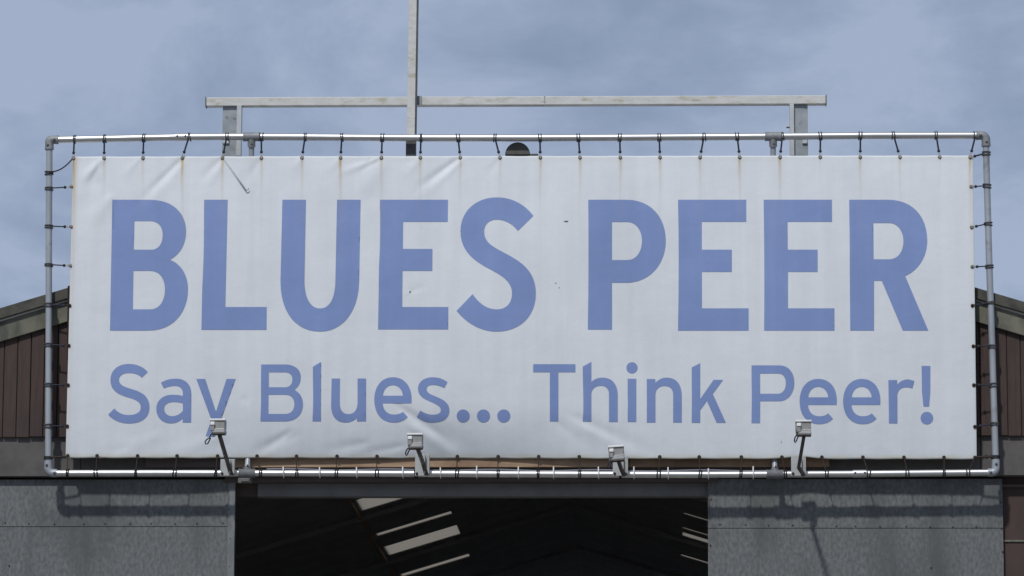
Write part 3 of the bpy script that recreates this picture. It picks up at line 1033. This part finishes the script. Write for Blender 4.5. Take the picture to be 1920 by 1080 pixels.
# loose wire with a bent hook hanging in front of the banner
lw = [on_sheet(x, y, .02) for x, y in ((418, 296), (430, 312), (440, 326), (452, 343), (459, 353), (462, 356.5), (465, 356), (466.5, 352.5))]
tag(MB().tube(lw, [.0014, .0018, .0024, .0042, .0048, .005, .0045, .003], 6).build('loose_wire', MAT['post'], loc=lw[0]),
    'thin loose wire with bent hook end hanging over the top left of the banner', 'wire')

# thin cable strapped along the bottom pipe with pale ties
cp = [(x, interp(bot, x) - 7.2 + 1.2 * math.sin(x / 31)) for x in range(500, 1446, 15)]
tag(MB().tube([P(x, y, -.004) for x, y in cp], .0075, 8).build('power_cable', MAT['cable'], loc=P(960, 882, 0)),
    'thin grey cable running along the top of the bottom pipe', 'cable')
ZT = [531.7, 599.7, 669, 755.5, 826, 894, 972, 1038, 1122, 1188.5, 1252.5, 1328, 1412]
for i, x in enumerate(ZT):
    pc = P(x, interp(bot, x), 0)
    b = MB().ring(pc, (1, 0, .05), PR + .008, .004, 16, 6)
    b.box(pc.x - .005, pc.x + .005, -PR - .016, -PR - .006, pc.z - .006, pc.z + .058 + random.uniform(-.01, .01))
    tag(b.build('cable_tie', MAT['white'], loc=pc), 'pale cable tie with upright tail on the bottom pipe, %s from the left' % ORD[i], 'cable tie', 'cable ties on the bottom pipe')

# ------------------------------------------------------------------ floodlights on arms
def floodlight(hx, hy, px0, px1, pyt, kink, label, lean=0.0, E=1.0, blue=False):
    """hx, hy: middle of the housing in the photo; px0..px1: the bracket plate; kink: photo points of the arm"""
    pb = P((px0 + px1) / 2, 890, -.05)
    f_ = thing('floodlight', pb, label, 'floodlight', 'floodlights on the bottom pipe')
    za, zb_ = P(px0, 892, -.05).z, P(px0, pyt, -.05).z
    xa_, xb_ = P(px0, 890, -.05).x, P(px1, 890, -.05).x
    MB().box(xa_, xb_, -.052, -.044, za, zb_).build('bracket_plate', MAT['plate'], f_, .002)
    for x in (xb_ - .010, xb_ - .045):
        MB().box(x, x + .009, -.095, -.0525, za + .012, zb_ - .004).build('bracket_flange', MAT['plate'], f_, .002)
    for x in (xa_ + .016, xb_ - .018):
        MB().ball((x, -.056, za + .018), .012, 8).build('bolt', MAT['black'], f_)
    # arm: flat steel bar from the foot of the plate out to the housing
    hc = P(hx, hy, -E)
    pts = [P(kink[0][0], kink[0][1], -.06)]
    m_ = len(kink)
    for i in range(1, m_):
        pts.append(P(kink[i][0], kink[i][1], -E if i == m_ - 1 else -.13))
    a_ = MB().tube(pts, .020, 4).build('arm', MAT['arm'], f_)
    for pl in a_.data.polygons:
        pl.use_smooth = False
    bmod = a_.modifiers.new('bevel', 'BEVEL')
    bmod.width = .003
    # housing: tapered body, lid, ledge, lower shell, glass towards the banner
    W, H, D = .064, .066, .055
    R_ = Matrix.Rotation(lean, 3, 'Y')

    def loc(x, y, z):
        return hc + R_ @ Vector((x, y, z))

    def hx8(x0, x1, y0, y1, z0, z1, tx=0, tz=0):
        return [loc(*q) for q in ((x0, y0, z0), (x1, y0, z0), (x1 + tx, y1, z0 - tz), (x0 - tx, y1, z0 - tz), (x0, y0, z1), (x1, y0, z1), (x1 + tx, y1, z1 + tz), (x0 - tx, y1, z1 + tz))]

    body = MB().hexa(hx8(-W + .008, W, -D, D, -.012, H - .012, .004, 0)).build('housing', MAT['flood'], f_, .005)
    MB().hexa(hx8(-W + .003, W + .005, -D - .012, D + .01, H - .0115, H + .003)).build('lid', MAT['floodlid'], body, .003)
    MB().hexa(hx8(-W + .028, W + .001, -D - .012, D, -H + .02, -.018, .006, 0)).build('lower_shell', MAT['plate'], body, .005)
    MB().hexa(hx8(-W + .05, W, -D - .015, D - .02, -.0175, -.0125)).build('ledge', MAT['floodlid'], body, .001)
    MB().hexa(hx8(-W + .018, W + .002, -D - .01, D - .02, -H + .008, -H + .0195)).build('base_shoe', MAT['arm'], body, .002)
    MB().hexa(hx8(-W + .012, -W + .046, -D - .024, -D + .004, .016, .042)).build('terminal_box', MAT['white'], body, .003)
    MB().hexa(hx8(-W + .010, -W + .044, -D - .016, -D + .006, -.03, .0175)).build('terminal_cover', MAT['flood'], body, .003)
    MB().hexa(hx8(-W + .006, W - .006, D + .0005, D + .006, -.05, H - .02)).build('glass', MAT['hook'], body, .001)
    # hanging cable
    cy = -D * .6
    if blue:
        lp = [(-.035, -.035), (-.05, -.06), (-.062, -.085), (-.085, -.10), (-.098, -.118), (-.092, -.138), (-.076, -.135), (-.066, -.115), (-.052, -.085)]
    else:
        lp = [(-.035, -.045), (-.055, -.055), (-.068, -.075), (-.072, -.10), (-.066, -.115), (-.056, -.10), (-.046, -.075), (-.036, -.058)]
    MB().tube([loc(x, cy, z) for x, z in lp], .0055, 8).build('cable_loop', MAT['navy'], f_)
    return f_


floodlight(408, 802.5, 413, 440.5, 861, [(433, 888), (427, 868), (412, 817)], 'leftmost floodlight, raised on a slanting arm below the lettered word beside the left door', E=1.0, blue=True)
floodlight(777.5, 829.5, 778, 805.5, 852, [(799, 889), (793, 868), (784, 843)], 'second floodlight from the left, on a short arm below the dotted lettering')
floodlight(1155, 852.5, 1149, 1177.5, 855, [(1170, 891), (1165, 880), (1159, 862)], 'low tilted floodlight in front of its bracket, third from the left', -.06)
floodlight(1505.5, 805, 1483.5, 1511, 855, [(1507, 891), (1497.5, 876), (1507, 820)], 'rightmost floodlight, raised on a steep bent arm above the right door', E=1.15)

# small clamp under the left tee
cpos = P(460, 901, .165)
cb = MB().box(cpos.x - .062, cpos.x + .058, .15, .1795, cpos.z - .022, cpos.z + .02)
cb.box(cpos.x - .035, cpos.x + .035, .137, .1495, cpos.z - .012, cpos.z + .014)
tag(cb.build('pipe_clamp', MAT['track'], loc=cpos, bevel=.004), 'small grey clamp block on the beam under the left pipe tee', 'clamp')

# ------------------------------------------------------------------ support gantry: posts, cross beam, mast
YG = .16
ga = thing('support_gantry', P(960, 893, YG), 'weathered cream steel cross beam on two posts rising above the banner', 'gantry')
a0, a1 = P(386.5, 182.5, YG), P(386.5, 198.5, YG)
b0, b1 = P(1548.5, 178.5, YG), P(1548.5, 194.5, YG)
bd = .085
beam = MB().hexa([a1, b1, b1 + Vector((0, bd, 0)), a1 + Vector((0, bd, 0)), a0, b0, b0 + Vector((0, bd, 0)), a0 + Vector((0, bd, 0))]).build('cross_beam', MAT['paint'], ga, .005)
for (p, q, sx) in ((a0, a1, -1), (b0, b1, 1)):
    MB().box(min(p.x, p.x + sx * .006), max(p.x, p.x + sx * .006), YG - .006, YG + bd + .006, q.z - .006, p.z + .004).build('end_cap', MAT['socket'], beam)
q0_, q1_ = P(782, 190, YG).x, P(790.5, 190, YG).x
MB().box(q0_, q1_, YG - .01, YG - .001, a1.z - .002, a0.z + .002).build('clip', MAT['post'], beam)
xj = P(1021, 190, YG).x
MB().box(xj - .004, xj + .004, YG - .003, YG + bd, a1.z + .012, a0.z - .002).build('joint', MAT['post'], beam)
for (w0, w1, f0, f1) in ((416.5, 443.5, 443.6, 452.5), (1489.2, 1515, 1480.8, 1489)):
    ztop = (a1 if w0 < 900 else b1).z - .001
    zbot = P(960, 860, YG).z
    xs_ = [P(x, 240, YG).x for x in (w0, w1, f0, f1)]
    po = MB().box(xs_[0], xs_[1], YG + .03, YG + .04, zbot, ztop).build('post', MAT['post'], ga, .002)
    MB().box(xs_[2], xs_[3], YG - .008, YG + .075, zbot, ztop).build('flange', MAT['flange'], po, .003)
    zc = P(w0, 262, YG).z
    MB().box(xs_[1 if w0 > 900 else 0] - (.05 if w0 > 900 else -.005), xs_[1 if w0 > 900 else 0] + (-.005 if w0 > 900 else .06), YG + .012, YG + .0295, zc - .03, zc + .06).build('cleat', MAT['flange'], po, .003)
bx_ = P(1477, 238, YG)
MB().tube([bx_ + Vector((-.012, .02, 0)), bx_ + Vector((.03, .02, 0))], .007, 8).build('bolt', MAT['socket'], ga)

YM = .075
mw = (P(784, 100, YM).x - P(766.3, 100, YM).x)
mt0 = P(775.3, 0, YM)
mt1 = P(771.3, 258, YM)
ex = (mt0 - mt1)
mtop = mt1 + ex * 2.6
ma = thing('mast', P(771, 300, YM), 'tall square cream mast rising out of the top of the picture', 'mast')
hw_ = mw / 2
MB().hexa([mt1 + Vector(q) for q in ((-hw_, 0, 0), (hw_ - .012, 0, 0), (hw_ - .012, .075, 0), (-hw_, .075, 0))] +
          [mtop + Vector(q) for q in ((-hw_, 0, 0), (hw_ - .012, 0, 0), (hw_ - .012, .075, 0), (-hw_, .075, 0))]).build('shaft', MAT['paint'], ma, .004)
MB().hexa([mt1 + Vector(q) for q in ((hw_ - .0118, .012, 0), (hw_, .012, 0), (hw_, .078, 0), (hw_ - .0118, .078, 0))] +
          [mtop + Vector(q) for q in ((hw_ - .0118, .012, 0), (hw_, .012, 0), (hw_, .078, 0), (hw_ - .0118, .078, 0))]).build('cable_channel', MAT['socket'], ma)
s0 = P(771, 430, YM)
MB().box(mt1.x - hw_ - .006, mt1.x + hw_ - .002, YM - .004, YM + .083, s0.z, mt1.z - .012).build('socket', MAT['socket'], ma, .003)  # dark lower length of the mast, below the top pipe
